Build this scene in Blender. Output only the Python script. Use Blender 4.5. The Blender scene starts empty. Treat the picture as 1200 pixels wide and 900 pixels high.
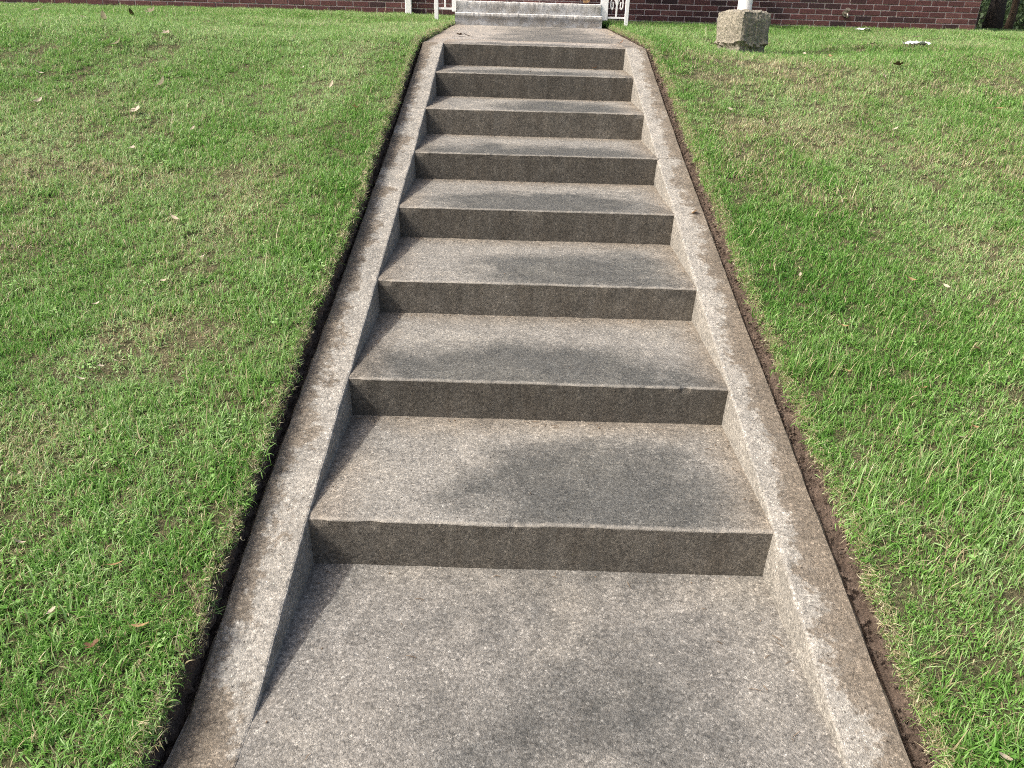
import bpy, bmesh, math, random
import numpy as np
from mathutils import Vector, Matrix, noise

random.seed(7); RNG = np.random.default_rng(11)
scene = bpy.context.scene
COL = scene.collection
R = math.radians

# ------------------------------------------------------------------ camera
def make_camera():
    cd = bpy.data.cameras.new('camera'); co = bpy.data.objects.new('camera', cd); COL.objects.link(co)
    cd.sensor_fit = 'HORIZONTAL'; cd.sensor_width = 36.0; cd.lens = 36.0 * 900.2 / 1200.0
    cd.clip_start = 0.05; cd.clip_end = 2000.0
    p, yw, r = .4469, .0004, .0293
    f = Vector((math.sin(yw) * math.cos(p), math.cos(yw) * math.cos(p), -math.sin(p)))
    rt = Vector((math.cos(yw), -math.sin(yw), 0)); up = rt.cross(f)
    rt2 = math.cos(r) * rt + math.sin(r) * up; up2 = -math.sin(r) * rt + math.cos(r) * up
    m = Matrix((rt2, up2, -f)).transposed().to_4x4(); m.translation = (-.095, -1.8162, 1.4771)
    co.matrix_world = m; scene.camera = co
make_camera()

# ------------------------------------------------------------------ light
SUN = Vector((-.64, -.17, .77)).normalized()          # direction towards the sun
def make_light():
    w = bpy.data.worlds.new('World'); scene.world = w; w.use_nodes = True
    nt = w.node_tree; nt.nodes.clear()
    out = nt.nodes.new('ShaderNodeOutputWorld'); bg = nt.nodes.new('ShaderNodeBackground'); sk = nt.nodes.new('ShaderNodeTexSky')
    sk.sky_type = 'NISHITA'; sk.sun_disc = False
    sk.sun_elevation = math.asin(SUN.z); sk.sun_rotation = math.atan2(SUN.x, SUN.y)
    sk.air_density = 1.0; sk.dust_density = 8.0; sk.ozone_density = .4
    bg.inputs['Strength'].default_value = .15
    nt.links.new(sk.outputs[0], bg.inputs[0]); nt.links.new(bg.outputs[0], out.inputs[0])
    ld = bpy.data.lights.new('sun', 'SUN'); ld.energy = 2.55; ld.angle = R(3); ld.color = (1, .97, .92)
    lo = bpy.data.objects.new('sun', ld); COL.objects.link(lo)
    lo.rotation_euler = (-SUN).to_track_quat('-Z', 'Y').to_euler(); lo.location = (-8, -2, 12)
make_light()
scene.view_settings.view_transform = 'Standard'; scene.view_settings.look = 'None'
scene.view_settings.exposure = 0.66; scene.view_settings.gamma = 1.0; scene.view_settings.use_curve_mapping = False
scene.render.engine = 'CYCLES'
scene.cycles.use_denoising = False
scene.cycles.use_adaptive_sampling = True; scene.cycles.adaptive_threshold = .03
scene.cycles.max_bounces = 4; scene.cycles.diffuse_bounces = 2; scene.cycles.glossy_bounces = 2
scene.cycles.transmission_bounces = 3; scene.cycles.transparent_max_bounces = 4
scene.cycles.filter_width = 1.0

# ------------------------------------------------------------------ helpers
def tag(o, label=None, cat=None, group=None, kind=None):
    for k, v in (('label', label), ('category', cat), ('group', group), ('kind', kind)):
        if v: o[k] = v
    return o
def link(name, me, mat=None, parent=None):
    o = bpy.data.objects.new(name, me); COL.objects.link(o)
    if mat is not None: me.materials.append(mat)
    if parent is not None: o.parent = parent
    return o
def empty(name, loc=(0, 0, 0), rz=0):
    o = bpy.data.objects.new(name, None); COL.objects.link(o); o.location = loc; o.rotation_euler.z = rz
    o.empty_display_size = .1
    return o
def mesh(name, vs, fs, smooth=False):
    me = bpy.data.meshes.new(name); me.from_pydata([tuple(v) for v in vs], [], fs); me.update()
    if smooth: me.polygons.foreach_set('use_smooth', [True] * len(me.polygons))
    return me
def bm_mesh(name, bm, smooth=False):
    bmesh.ops.recalc_face_normals(bm, faces=bm.faces)
    me = bpy.data.meshes.new(name); bm.to_mesh(me); bm.free()
    if smooth: me.polygons.foreach_set('use_smooth', [True] * len(me.polygons))
    return me
def box_bm(bm, lo, hi, bevel=0):
    r = bmesh.ops.create_cube(bm, size=1)
    for v in r['verts']:
        v.co = Vector([(lo[i] + hi[i]) / 2 + v.co[i] * (hi[i] - lo[i]) for i in range(3)])
    if bevel:
        es = list({e for v in r['verts'] for e in v.link_edges})
        bmesh.ops.bevel(bm, geom=es, offset=bevel, segments=2, affect='EDGES', profile=.5)
def box(name, lo, hi, mat, parent=None, bevel=0):
    bm = bmesh.new(); box_bm(bm, lo, hi, bevel); return link(name, bm_mesh(name, bm), mat, parent)
def tube_bm(bm, pts, rad, n=8, cap=True):
    pts = [Vector(p) for p in pts]; rings = []
    rads = rad if isinstance(rad, (list, tuple)) else [rad] * len(pts)
    for i, p in enumerate(pts):
        t = (pts[min(i + 1, len(pts) - 1)] - pts[max(i - 1, 0)]).normalized()
        a = t.orthogonal().normalized() if i == 0 else (a - t * a.dot(t)).normalized()
        b = t.cross(a)
        rings.append([bm.verts.new(p + rads[i] * (math.cos(2 * math.pi * k / n) * a + math.sin(2 * math.pi * k / n) * b)) for k in range(n)])
    for i in range(len(rings) - 1):
        for k in range(n): bm.faces.new((rings[i][k], rings[i][(k + 1) % n], rings[i + 1][(k + 1) % n], rings[i + 1][k]))
    if cap: bm.faces.new(rings[0][::-1]); bm.faces.new(rings[-1])
def fbm(x, y, z=0., o=3):
    return noise.fractal(Vector((x, y, z)), 1., 2., o)
_VG = {}
def vnoise(x, y, scale, seed):                        # value noise for arrays
    if seed not in _VG: _VG[seed] = np.random.default_rng(seed).random((256, 256))
    g = _VG[seed]; x = x * scale + 100; y = y * scale + 100
    xi = np.floor(x).astype(int); yi = np.floor(y).astype(int); fx = x - xi; fy = y - yi
    fx = fx * fx * (3 - 2 * fx); fy = fy * fy * (3 - 2 * fy); a = lambda i, j: g[(xi + i) & 255, (yi + j) & 255]
    return (a(0, 0) * (1 - fx) + a(1, 0) * fx) * (1 - fy) + (a(0, 1) * (1 - fx) + a(1, 1) * fx) * fy

# ------------------------------------------------------------------ node materials
class NM:
    def __init__(s, name):
        s.m = bpy.data.materials.new(name); s.m.use_nodes = True; s.t = s.m.node_tree; s.t.nodes.clear()
        s.out = s.n('ShaderNodeOutputMaterial'); s.b = s.n('ShaderNodeBsdfPrincipled'); s.l(s.b.outputs[0], s.out.inputs[0])
    def n(s, ty, **kw):
        nd = s.t.nodes.new(ty)
        for k, v in kw.items(): setattr(nd, k, v)
        return nd
    def l(s, a, b): s.t.links.new(a, b)
    def put(s, sock, v):
        if hasattr(v, 'links') or isinstance(v, bpy.types.NodeSocket): s.l(v, sock)
        elif isinstance(v, (tuple, list)) and len(v) == 3 and sock.type == 'RGBA': sock.default_value = (*v, 1)
        else: sock.default_value = v
    def pos(s): return s.n('ShaderNodeNewGeometry').outputs['Position']
    def obj(s): return s.n('ShaderNodeTexCoord').outputs['Object']
    def attr(s, name, ty='GEOMETRY', out='Fac'):
        a = s.n('ShaderNodeAttribute', attribute_name=name, attribute_type=ty); return a.outputs[out]
    def noise(s, v, scale, detail=3, rough=.55, dist=0, out=0):
        a = s.n('ShaderNodeTexNoise'); s.put(a.inputs['Vector'], v); a.inputs['Scale'].default_value = scale
        a.inputs['Detail'].default_value = detail; a.inputs['Roughness'].default_value = rough; a.inputs['Distortion'].default_value = dist
        return a.outputs[out]
    def vor(s, v, scale, out='Color', feature='F1'):
        a = s.n('ShaderNodeTexVoronoi', feature=feature); s.put(a.inputs['Vector'], v); a.inputs['Scale'].default_value = scale; return a.outputs[out]
    def ramp(s, f, stops, interp='LINEAR'):
        a = s.n('ShaderNodeValToRGB'); s.put(a.inputs[0], f); a.color_ramp.interpolation = interp; e = a.color_ramp.elements
        while len(e) < len(stops): e.new(.5)
        for i, (p, c) in enumerate(stops):
            e[i].position = p; e[i].color = (c, c, c, 1) if isinstance(c, (int, float)) else (*c, 1)
        return a.outputs[0]
    def mix(s, f, a, b, mode='MIX'):
        n = s.n('ShaderNodeMix', data_type='RGBA', blend_type=mode); n.clamp_factor = True
        s.put(n.inputs[0], f); s.put(n.inputs[6], a); s.put(n.inputs[7], b); return n.outputs[2]
    def math(s, op, a, b=0., c=None):
        n = s.n('ShaderNodeMath', operation=op); s.put(n.inputs[0], a); s.put(n.inputs[1], b)
        if c is not None: s.put(n.inputs[2], c)
        return n.outputs[0]
    def sep(s, v):
        n = s.n('ShaderNodeSeparateXYZ'); s.put(n.inputs[0], v); return n.outputs
    def bump(s, h, strength, dist, normal=None):
        n = s.n('ShaderNodeBump'); s.put(n.inputs['Height'], h); n.inputs['Strength'].default_value = strength; n.inputs['Distance'].default_value = dist
        if normal is not None: s.l(normal, n.inputs['Normal'])
        return n.outputs[0]
    def done(s, col, rough=.8, normal=None, spec=.3):
        s.put(s.b.inputs['Base Color'], col); s.put(s.b.inputs['Roughness'], rough); s.b.inputs['Specular IOR Level'].default_value = spec
        if normal is not None: s.l(normal, s.b.inputs['Normal'])
        return s.m

def concrete(name, base, warm, use='plain', pebble=1.0):
    """weathered concrete with the aggregate showing; the mesh attributes u (across) and v (depth) place the dirt"""
    q = NM(name); P = q.pos()
    c1 = q.sep(q.vor(P, 300))[0]
    c2 = q.sep(q.vor(P, 150))[1]
    d1 = q.vor(P, 300, 'Distance')
    fine = q.noise(P, 420, 3, .65)
    mid = q.noise(P, 22, 4, .6)
    big = q.noise(P, 3.2, 4, .55, .4)
    col = q.mix(q.ramp(big, [(.32, 0.), (.68, 1.)]), base, warm)
    col = q.mix(q.ramp(mid, [(.3, .0), (.7, .42)]), col, tuple(c * .62 for c in base))
    blot = q.noise(P, 9, 5, .65, .8); col = q.mix(q.ramp(blot, [(.42, 0.), (.62, .55)]), col, tuple(c * .58 for c in base))
    grit = q.noise(P, 95, 3, .6); col = q.mix(.75, col, q.mix(1., col, q.ramp(grit, [(.32, .55), (.5, 1.), (.68, 1.4)]), 'MULTIPLY'))
    sp = q.ramp(c1, [(0, .68), (.25, .86), (.6, 1.), (.9, 1.08), (.97, 1.35), (1, 1.7)])
    col = q.mix(pebble, col, q.mix(1., col, sp, 'MULTIPLY'))
    sp2 = q.ramp(c2, [(0, .74), (.15, .95), (.5, 1.), (.9, 1.04), (.96, 1.3), (1, 1.6)])
    col = q.mix(.8 * pebble, col, q.mix(1., col, sp2, 'MULTIPLY'))
    col = q.mix(.8, col, q.mix(1., col, q.ramp(fine, [(.25, .55), (.5, 1.), (.75, 1.45)]), 'MULTIPLY'))
    pv = q.n('ShaderNodeTexVoronoi'); q.l(P, pv.inputs['Vector']); pv.inputs['Scale'].default_value = 62
    pd, pc = pv.outputs['Distance'], q.sep(pv.outputs['Color'])
    rim = q.math('ADD', pd, q.math('MULTIPLY', q.math('SUBTRACT', fine, .5), .25))
    stone = q.math('MULTIPLY', q.ramp(rim, [(.2, 1.), (.3, 0.)]), q.ramp(pc[0], [(.72, 0.), (.76, 1.)]))
    col = q.mix(q.math('MULTIPLY', stone, .55 * min(1, pebble)), col, q.mix(q.ramp(pc[1], [(.4, 0.), (.6, 1.)]), tuple(c * 1.75 for c in base), tuple(c * .62 for c in base)))
    pit = q.math('MULTIPLY', q.ramp(rim, [(.1, 1.), (.2, 0.)]), q.ramp(pc[2], [(.86, 0.), (.88, 1.)]))
    col = q.mix(pit, col, q.mix(1., col, (.3, .28, .26), 'MULTIPLY'))
    if use == 'tread':
        u = q.attr('u'); v = q.attr('v'); s = q.attr('seed')
        wob = q.noise(P, 5, 4, .6); wob2 = q.noise(P, 40, 3, .7)
        w = q.math('ADD', q.math('MULTIPLY', wob, .75), q.math('MULTIPLY', wob2, .5))
        # grey-black mildew in the trodden middle, towards the nosing
        du = q.math('MULTIPLY', q.math('SUBTRACT', u, q.math('ADD', .5, q.math('MULTIPLY', s, .2))), q.math('ADD', 1.7, s))
        dv = q.math('MULTIPLY', q.math('SUBTRACT', v, q.math('MULTIPLY', q.math('ADD', s, .25), .3)), 1.75)
        rr = q.math('ADD', q.math('POWER', q.math('ABSOLUTE', du), 2.6), q.math('POWER', q.math('ABSOLUTE', dv), 2.))
        big2 = q.noise(P, 1.7, 3, .6, 1.2)
        dk = q.math('SUBTRACT', q.math('ADD', w, q.math('MULTIPLY', q.math('SUBTRACT', big2, .36), 1.6)), rr)
        dk = q.ramp(dk, [(.0, 0.), (.62, 1.)])
        col = q.mix(dk, col, q.mix(1., col, (.42, .44, .455), 'MULTIPLY'))
        pl = q.ramp(q.noise(P, 2.6, 5, .65, .5), [(.5, 0.), (.68, .5)])
        col = q.mix(pl, col, q.mix(1., col, (1.45, 1.42, 1.36), 'MULTIPLY'))
        # brown soil left along the back and both ends
        eb = q.math('MAXIMUM', q.math('MULTIPLY', q.math('SUBTRACT', v, .74), 3.2), q.math('MULTIPLY', q.math('SUBTRACT', q.math('ABSOLUTE', q.math('SUBTRACT', u, .5)), .38), 6.5))
        eb = q.ramp(q.math('ADD', eb, q.math('SUBTRACT', w, .62)), [(.05, 0.), (.8, .75)])
        col = q.mix(eb, col, q.mix(1., col, (.84, .75, .66), 'MULTIPLY'))
        # worn pale lip of the nosing
        lip = q.ramp(q.math('ADD', v, q.math('MULTIPLY', wob2, .035)), [(.012, .5), (.04, 0.)])
        col = q.mix(lip, col, (.42, .39, .34))
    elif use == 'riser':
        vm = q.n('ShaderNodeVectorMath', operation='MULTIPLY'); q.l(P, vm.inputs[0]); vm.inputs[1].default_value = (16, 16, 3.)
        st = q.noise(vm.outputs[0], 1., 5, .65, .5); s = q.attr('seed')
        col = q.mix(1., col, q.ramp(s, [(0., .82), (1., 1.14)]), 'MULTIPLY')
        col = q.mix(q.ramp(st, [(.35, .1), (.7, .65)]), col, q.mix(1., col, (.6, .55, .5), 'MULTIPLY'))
    elif use == 'curb':
        u = q.attr('u'); wob = q.noise(P, 4.2, 7, .68, .3); wob2 = q.noise(P, 45, 4, .75); s = q.attr('seed')
        e = q.math('ADD', q.math('ADD', u, q.math('MULTIPLY', q.math('SUBTRACT', wob, .5), 2.6)), q.math('MULTIPLY', q.math('SUBTRACT', wob2, .5), 1.1))
        e = q.math('ADD', e, s)
        dirt = q.ramp(e, [(.4, 0.), (.6, .85), (1., 1.)])
        col = q.mix(dirt, col, q.mix(1., col, (.55, .49, .43), 'MULTIPLY'))
    elif use == 'painted':
        pt = q.noise(P, 9, 5, .65, .5); z = q.noise(P, 60, 3, .7)
        k = q.ramp(q.math('ADD', pt, q.math('MULTIPLY', q.math('SUBTRACT', z, .5), .35)), [(.42, .1), (.62, .75)])
        col = q.mix(k, col, (.46, .475, .49))
        lp = q.math('MULTIPLY', q.attr('lip'), q.ramp(z, [(.35, .3), (.6, 1.)])); col = q.mix(lp, col, (.66, .65, .62))
    h = q.math('ADD', q.math('MULTIPLY', d1, -.7), q.math('MULTIPLY', fine, .9))
    nrm = q.bump(h, .6, .003, q.bump(mid, .2, .004))
    return q.done(col, .88, nrm, .22)

def plain(name, col, rough=.6, var=.25, scale=12, bump=.2, spec=.3, metal=0, scale2=120):
    q = NM(name); P = q.pos(); a = q.noise(P, scale, 4, .6); b = q.noise(P, scale2, 3, .6)
    c = q.mix(q.ramp(a, [(.3, 0.), (.7, 1.)]), tuple(x * (1 - var) for x in col), tuple(min(1, x * (1 + var * .5)) for x in col))
    c = q.mix(.35, c, q.mix(1., c, q.ramp(b, [(.3, .6), (.7, 1.35)]), 'MULTIPLY'))
    q.b.inputs['Metallic'].default_value = metal
    return q.done(c, rough, q.bump(b, bump, .003), spec)

M = {}
M['tread'] = concrete('tread_concrete', (.240, .231, .209), (.252, .238, .211), 'tread')
M['walk'] = concrete('walk_concrete', (.222, .213, .194), (.232, .218, .194), 'tread', 1.4)
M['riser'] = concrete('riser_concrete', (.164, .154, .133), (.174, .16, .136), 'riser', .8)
M['curb'] = concrete('curb_concrete', (.318, .303, .27), (.335, .314, .275), 'curb', .9)
M['landing'] = concrete('landing_concrete', (.325, .304, .274), (.34, .31, .275), 'tread', .8)
M['porch'] = concrete('porch_concrete', (.25, .24, .22), (.27, .25, .225), 'painted', .6)
M['pier'] = concrete('pier_concrete', (.36, .33, .265), (.19, .178, .14), 'plain', 1.2)
M['white'] = plain('white_enamel', (.88, .88, .88), .4, .05, 9, .05, .4)
M['paper'] = plain('white_paper', (.8, .81, .84), .7, .06)
M['metal'] = plain('dull_brass', (.32, .29, .24), .45, .3, 60, .3, .5, .7)
M['roof'] = plain('roof_felt', (.09, .085, .08), .9, .3)
M['mortar'] = plain('mortar', (.5, .42, .41), .95, .3, 14, .6)
M['glass'] = plain('dark_glass', (.03, .035, .04), .08, .1, 4, 0, .5)

def soil_mat():
    q = NM('soil'); P = q.pos(); a = q.noise(P, 18, 5, .65); b = q.noise(P, 160, 4, .7); v = q.vor(P, 90, 'Distance')
    c = q.ramp(a, [(.3, (.06, .044, .034)), (.55, (.11, .082, .064)), (.75, (.17, .132, .105))])
    c = q.mix(.7, c, q.mix(1., c, q.ramp(b, [(.3, .45), (.7, 1.6)]), 'MULTIPLY'))
    return q.done(c, .95, q.bump(q.math('ADD', b, q.math('MULTIPLY', v, -.6)), .9, .01), .15)
M['soil'] = soil_mat()
def lawn_mat():
    q = NM('lawn_ground'); P = q.pos(); a = q.noise(P, 2.2, 4, .6); b = q.noise(P, 70, 4, .7)
    c = q.mix(q.ramp(a, [(.35, 0.), (.65, 1.)]), (.065, .085, .03), (.11, .1, .055))
    c = q.mix(q.ramp(b, [(.4, 0.), (.75, .8)]), c, (.26, .23, .14))
    f = q.noise(P, 260, 3, .7); c = q.mix(.9, c, q.mix(1., c, q.ramp(f, [(.3, .3), (.7, 1.8)]), 'MULTIPLY'))
    return q.done(c, .95, q.bump(q.math('ADD', b, f), 1., .015), .1)
M['lawn'] = lawn_mat()
def grass_mat():
    q = NM('grass_blade'); bl = q.attr('bl'); hh = q.attr('hh'); dry = q.attr('dry', 'INSTANCER'); tone = q.attr('tone', 'INSTANCER')
    x = q.math('ADD', q.math('MULTIPLY', bl, .55), q.math('MULTIPLY', tone, .55))
    g = q.ramp(x, [(.0, (.035, .115, .018)), (.35, (.108, .27, .038)), (.65, (.2, .385, .082)), (1., (.42, .57, .27))])
    s = q.ramp(q.math('FRACT', q.math('MULTIPLY', bl, 7.3)), [(0, (.3, .25, .13)), (.4, (.47, .42, .25)), (1, (.64, .6, .42))])
    isdry = q.math('GREATER_THAN', dry, bl)
    c = q.mix(isdry, g, s)
    b = q.b; q.put(b.inputs['Base Color'], c); b.inputs['Roughness'].default_value = .5; b.inputs['Specular IOR Level'].default_value = .4
    tr = q.n('ShaderNodeBsdfTranslucent'); q.l(c, tr.inputs[0]); mx = q.n('ShaderNodeMixShader'); mx.inputs[0].default_value = .38
    q.l(b.outputs[0], mx.inputs[1]); q.l(tr.outputs[0], mx.inputs[2]); q.l(mx.outputs[0], q.out.inputs[0])
    return q.m
M['grass'] = grass_mat()
def brick_mat():
    q = NM('dark_red_brick'); oi = q.n('ShaderNodeObjectInfo').outputs['Random']; P = q.pos()
    cell = q.sep(q.vor(q.sc(P), 1.))[0] if hasattr(q, 'sc') else oi
    c = q.ramp(q.math('FRACT', q.math('ADD', q.math('MULTIPLY', oi, 3.7), q.attr('bt'))), [(0, (.036, .022, .024)), (.3, (.075, .034, .034)), (.6, (.115, .047, .045)), (.85, (.09, .038, .038)), (1, (.16, .075, .068))])
    n = q.noise(P, 90, 4, .65); c = q.mix(.8, c, q.mix(1., c, q.ramp(n, [(.3, .6), (.7, 1.4)]), 'MULTIPLY'))
    return q.done(c, .75, q.bump(n, .5, .004), .3)
M['brick'] = brick_mat()
def leafmat(name, a, b, tr=.25):
    q = NM(name); oi = q.n('ShaderNodeObjectInfo').outputs['Random']; n = q.noise(q.pos(), 45, 3, .6)
    c = q.mix(q.math('ADD', q.math('MULTIPLY', n, .6), q.math('MULTIPLY', oi, .4)), a, b)
    q.put(q.b.inputs['Base Color'], c); q.b.inputs['Roughness'].default_value = .6
    t = q.n('ShaderNodeBsdfTranslucent'); q.l(c, t.inputs[0]); mx = q.n('ShaderNodeMixShader'); mx.inputs[0].default_value = tr
    q.l(q.b.outputs[0], mx.inputs[1]); q.l(t.outputs[0], mx.inputs[2]); q.l(mx.outputs[0], q.out.inputs[0]); return q.m
M['leaf_pale'] = leafmat('dry_leaf_pale', (.36, .29, .2), (.62, .55, .43))
M['leaf_tan'] = leafmat('dry_leaf_tan', (.26, .15, .07), (.46, .31, .16))
M['leaf_dark'] = leafmat('dry_leaf_dark', (.035, .022, .014), (.1, .06, .035), .1)
M['leaf_brown'] = leafmat('dry_leaf_brown', (.09, .045, .022), (.16, .085, .04), .15)
M['foliage'] = leafmat('tree_foliage', (.018, .04, .016), (.06, .105, .035), .3)
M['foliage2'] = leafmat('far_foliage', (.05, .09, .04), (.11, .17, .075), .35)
M['bark'] = plain('bark', (.06, .05, .045), .9, .4, 18, 1.)
M['bark2'] = plain('bark_brown', (.095, .07, .05), .9, .4, 18, 1.)

# ------------------------------------------------------------------ measures
WID = 1.34; HW = WID / 2
YS = [0., .627, 1.269, 1.909, 2.549, 3.160, 3.778, 4.358]                 # riser lines
ZN = [.159, .312, .466, .629, .789, .954, 1.123, 1.285]                   # nosings
ZB = [0., .163, .320, .478, .641, .801, .968, 1.134]                      # riser feet
YTIP = -.56; CL, CR = -.825, .822                                          # outer edges of the side curbs
PORCH_Y, WALL_Y = 7.4, 9.4
def curb_z(y, tip=YTIP):
    if y <= tip: return walk_z(y) + .0025
    if y <= 0: return ZN[0] + (y / -tip) * (ZN[0] - walk_z(tip) - .0025)
    return float(np.interp(y, YS, ZN))
def walk_z(y):                                                             # lower walk and upper landing
    return -.004 + .012 * min(y, 0) if y < 2 else ZN[-1] + .031 * (y - YS[-1])

_yy = np.linspace(-40, 120, 16001)
def _sm(y, c, w): t = np.clip((y - c) / w + .5, 0, 1); return t * t * (3 - 2 * t)
_sl = .012 + (.2578 - .012) * _sm(_yy, -.62, .45) - (.2578 - .026) * _sm(_yy, 4.36, .8) - .026 * _sm(_yy, 10, 2) - .06 * _sm(_yy, 16, 4) + .06 * _sm(_yy, 46, 6)
_bz = np.cumsum(_sl) * (_yy[1] - _yy[0]); _bz += (.1458 + .2578 * 2 + .045) - np.interp(2., _yy, _bz)
def lawn_h(x, y):
    x = np.asarray(x, float); y = np.asarray(y, float)
    a = np.clip((np.abs(x) - .95) / .8, 0, 1)
    u = (vnoise(x, y, .55, 3) - .5) * .07 + (vnoise(x, y, 1.7, 4) - .5) * .035 + (vnoise(x, y, 5., 5) - .5) * .012
    lift = .028 * np.clip(1 - (np.abs(x) - .85) / .8, 0, 1) * (x < 0) * np.clip((4.6 - y) / .8, 0, 1)
    dip = lift - .075 * np.clip((x - .95) / .6, 0, 1) * np.clip(1 - np.abs(y - 5.2) / 2.6, 0, 1)
    return np.interp(y, _yy, _bz) + a * u * np.clip((9.6 - y) / 1.5, .1, 1) + dip
def turf_L(y): return -.846 + (vnoise(np.asarray(y, float), 0 * np.asarray(y, float), 2.3, 21) - .5) * .022 + (vnoise(np.asarray(y, float), 0 * np.asarray(y, float), 14., 22) - .5) * .012
def turf_R(y):
    y = np.asarray(y, float)
    return .874 - .010 * np.clip(y / 4, 0, 1) + (vnoise(y, 0 * y + 5, 2.3, 23) - .5) * .025 + (vnoise(y, 0 * y, 14., 24) - .5) * .012

# ------------------------------------------------------------------ ground: lawn, soil edges, walk, landing
def build_lawn():
    t = np.r_[0, .02, .05, .09, .15, np.arange(.22, 3, .11), np.arange(3, 9, .3), np.geomspace(9, 400, 24)]
    ys = np.r_[-np.geomspace(300, 3, 16), np.arange(-2.8, -1, .2), np.arange(-1, 9.6, .07), np.arange(9.7, 30, .5), np.geomspace(30.5, 700, 26)]
    vs = []; nx = len(t)
    for y in ys:
        tl, tr = float(turf_L(np.clip(y, -6, 9))), float(turf_R(np.clip(y, -6, 9)))
        xs = np.r_[tl - t[::-1], tr + t]; z = lawn_h(xs, np.full(xs.shape, y))
        z = np.where(np.abs(np.r_[t[::-1], t]) < .03, z - .004, z)
        vs += [(x, y, zz) for x, zz in zip(xs, z)]
    fs = []; W2 = 2 * nx
    for j in range(len(ys) - 1):
        for i in range(W2 - 1):
            if i == nx - 1 and ys[j] < 8.0: continue
            a = j * W2 + i; fs.append((a, a + 1, a + W2 + 1, a + W2))
    tag(link('lawn', mesh('lawn', vs, fs, True), M['lawn']), kind='structure')
build_lawn()

def build_soil(side):
    ys = np.arange(-5, PORCH_Y + .25, .012); vs = []; fs = []
    n = 11
    for y in ys:
        y = float(y)
        e = CL if side < 0 else CR; tf = float(turf_L(y)) if side < 0 else float(turf_R(y))
        zt = float(lawn_h(tf, y)); zc = curb_z(y) if y < YS[-1] else walk_z(y)
        if y < YTIP: zc = walk_z(y)
        dep = .022 + .022 * float(vnoise(np.array([y]), np.array([7.]), 1.8, 62)[0]) if side < 0 else .016 + .012 * float(vnoise(np.array([y]), np.array([2.]), 1.5, 61)[0])
        w = tf - e
        prof = [(e - side * .03, zc - dep - .01), (e, zc - dep), (e + w * .3, zc - dep - .004), (e + w * .6, zc - dep + .002), (e + w * .8, zc - dep + .012),
                (tf - side * .004, zc - dep + .03), (tf - side * .006, zc + (zt - zc) * .2), (tf - side * .002, zc + (zt - zc) * .6), (tf, zt - .006), (tf + side * .02, zt - .002), (tf + side * .05, zt - .03)]
        for i, (x, z) in enumerate(prof):
            k = .014 if 1 < i < 8 else .004 if i < 9 else 0
            vs.append((x + k * fbm(x * 25 + 9 * i, y * 30, 3.1), y, z + k * fbm(x * 30, y * 34 + 7 * i, 8.7)))
    for j in range(len(ys) - 1):
        for i in range(n - 1):
            a = j * n + i; f = (a, a + 1, a + n + 1, a + n); fs.append(f if side > 0 else f[::-1])
    tag(link('soil_edge', mesh('soil_edge', vs, fs, False), M['soil']), kind='structure')
build_soil(-1); build_soil(1)

def set_uv(me, u, v, seed):
    for nm, arr in (('u', u), ('v', v), ('seed', seed)):
        a = me.attributes.new(nm, 'FLOAT', 'POINT'); a.data.foreach_set('value', np.asarray(arr, dtype=np.float32))

def slab(name, x0, x1, y0, y1, zf, mat, nx=40, ny=60, thick=.12, seed=0., vflip=False):
    xs = np.linspace(x0, x1, nx); ys = np.linspace(y0, y1, ny); vs = []; u = []; v = []
    for y in ys:
        for x in xs:
            ex = .006 * fbm(y * 20, 3. + x0) if x in (x0, x1) else 0
            vs.append((x + ex, y, zf(y) + .003 * fbm(x * 4, y * 4, 1.))); u.append((x - x0) / (x1 - x0)); v.append(.35 + .3 * (y - y0) / (y1 - y0))
    fs = [(j * nx + i, j * nx + i + 1, (j + 1) * nx + i + 1, (j + 1) * nx + i) for j in range(ny - 1) for i in range(nx - 1)]
    rim = [i for i in range(nx)] + [j * nx + nx - 1 for j in range(1, ny)] + [(ny - 1) * nx + i for i in range(nx - 2, -1, -1)] + [j * nx for j in range(ny - 2, 0, -1)]
    b0 = len(vs)
    for r in rim:
        x, y, z = vs[r]; vs.append((x, y, z - thick)); u.append(u[r]); v.append(v[r])
    k = len(rim)
    for i in range(k): fs.append((rim[i], b0 + i, b0 + (i + 1) % k, rim[(i + 1) % k]))
    me = mesh(name, vs, fs); set_uv(me, u, v, [seed] * len(vs))
    return link(name, me, mat)
tag(slab('walkway', CL, CR, -5.2, .03, walk_z, M['walk'], 40, 130, seed=.35), kind='structure')

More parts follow.
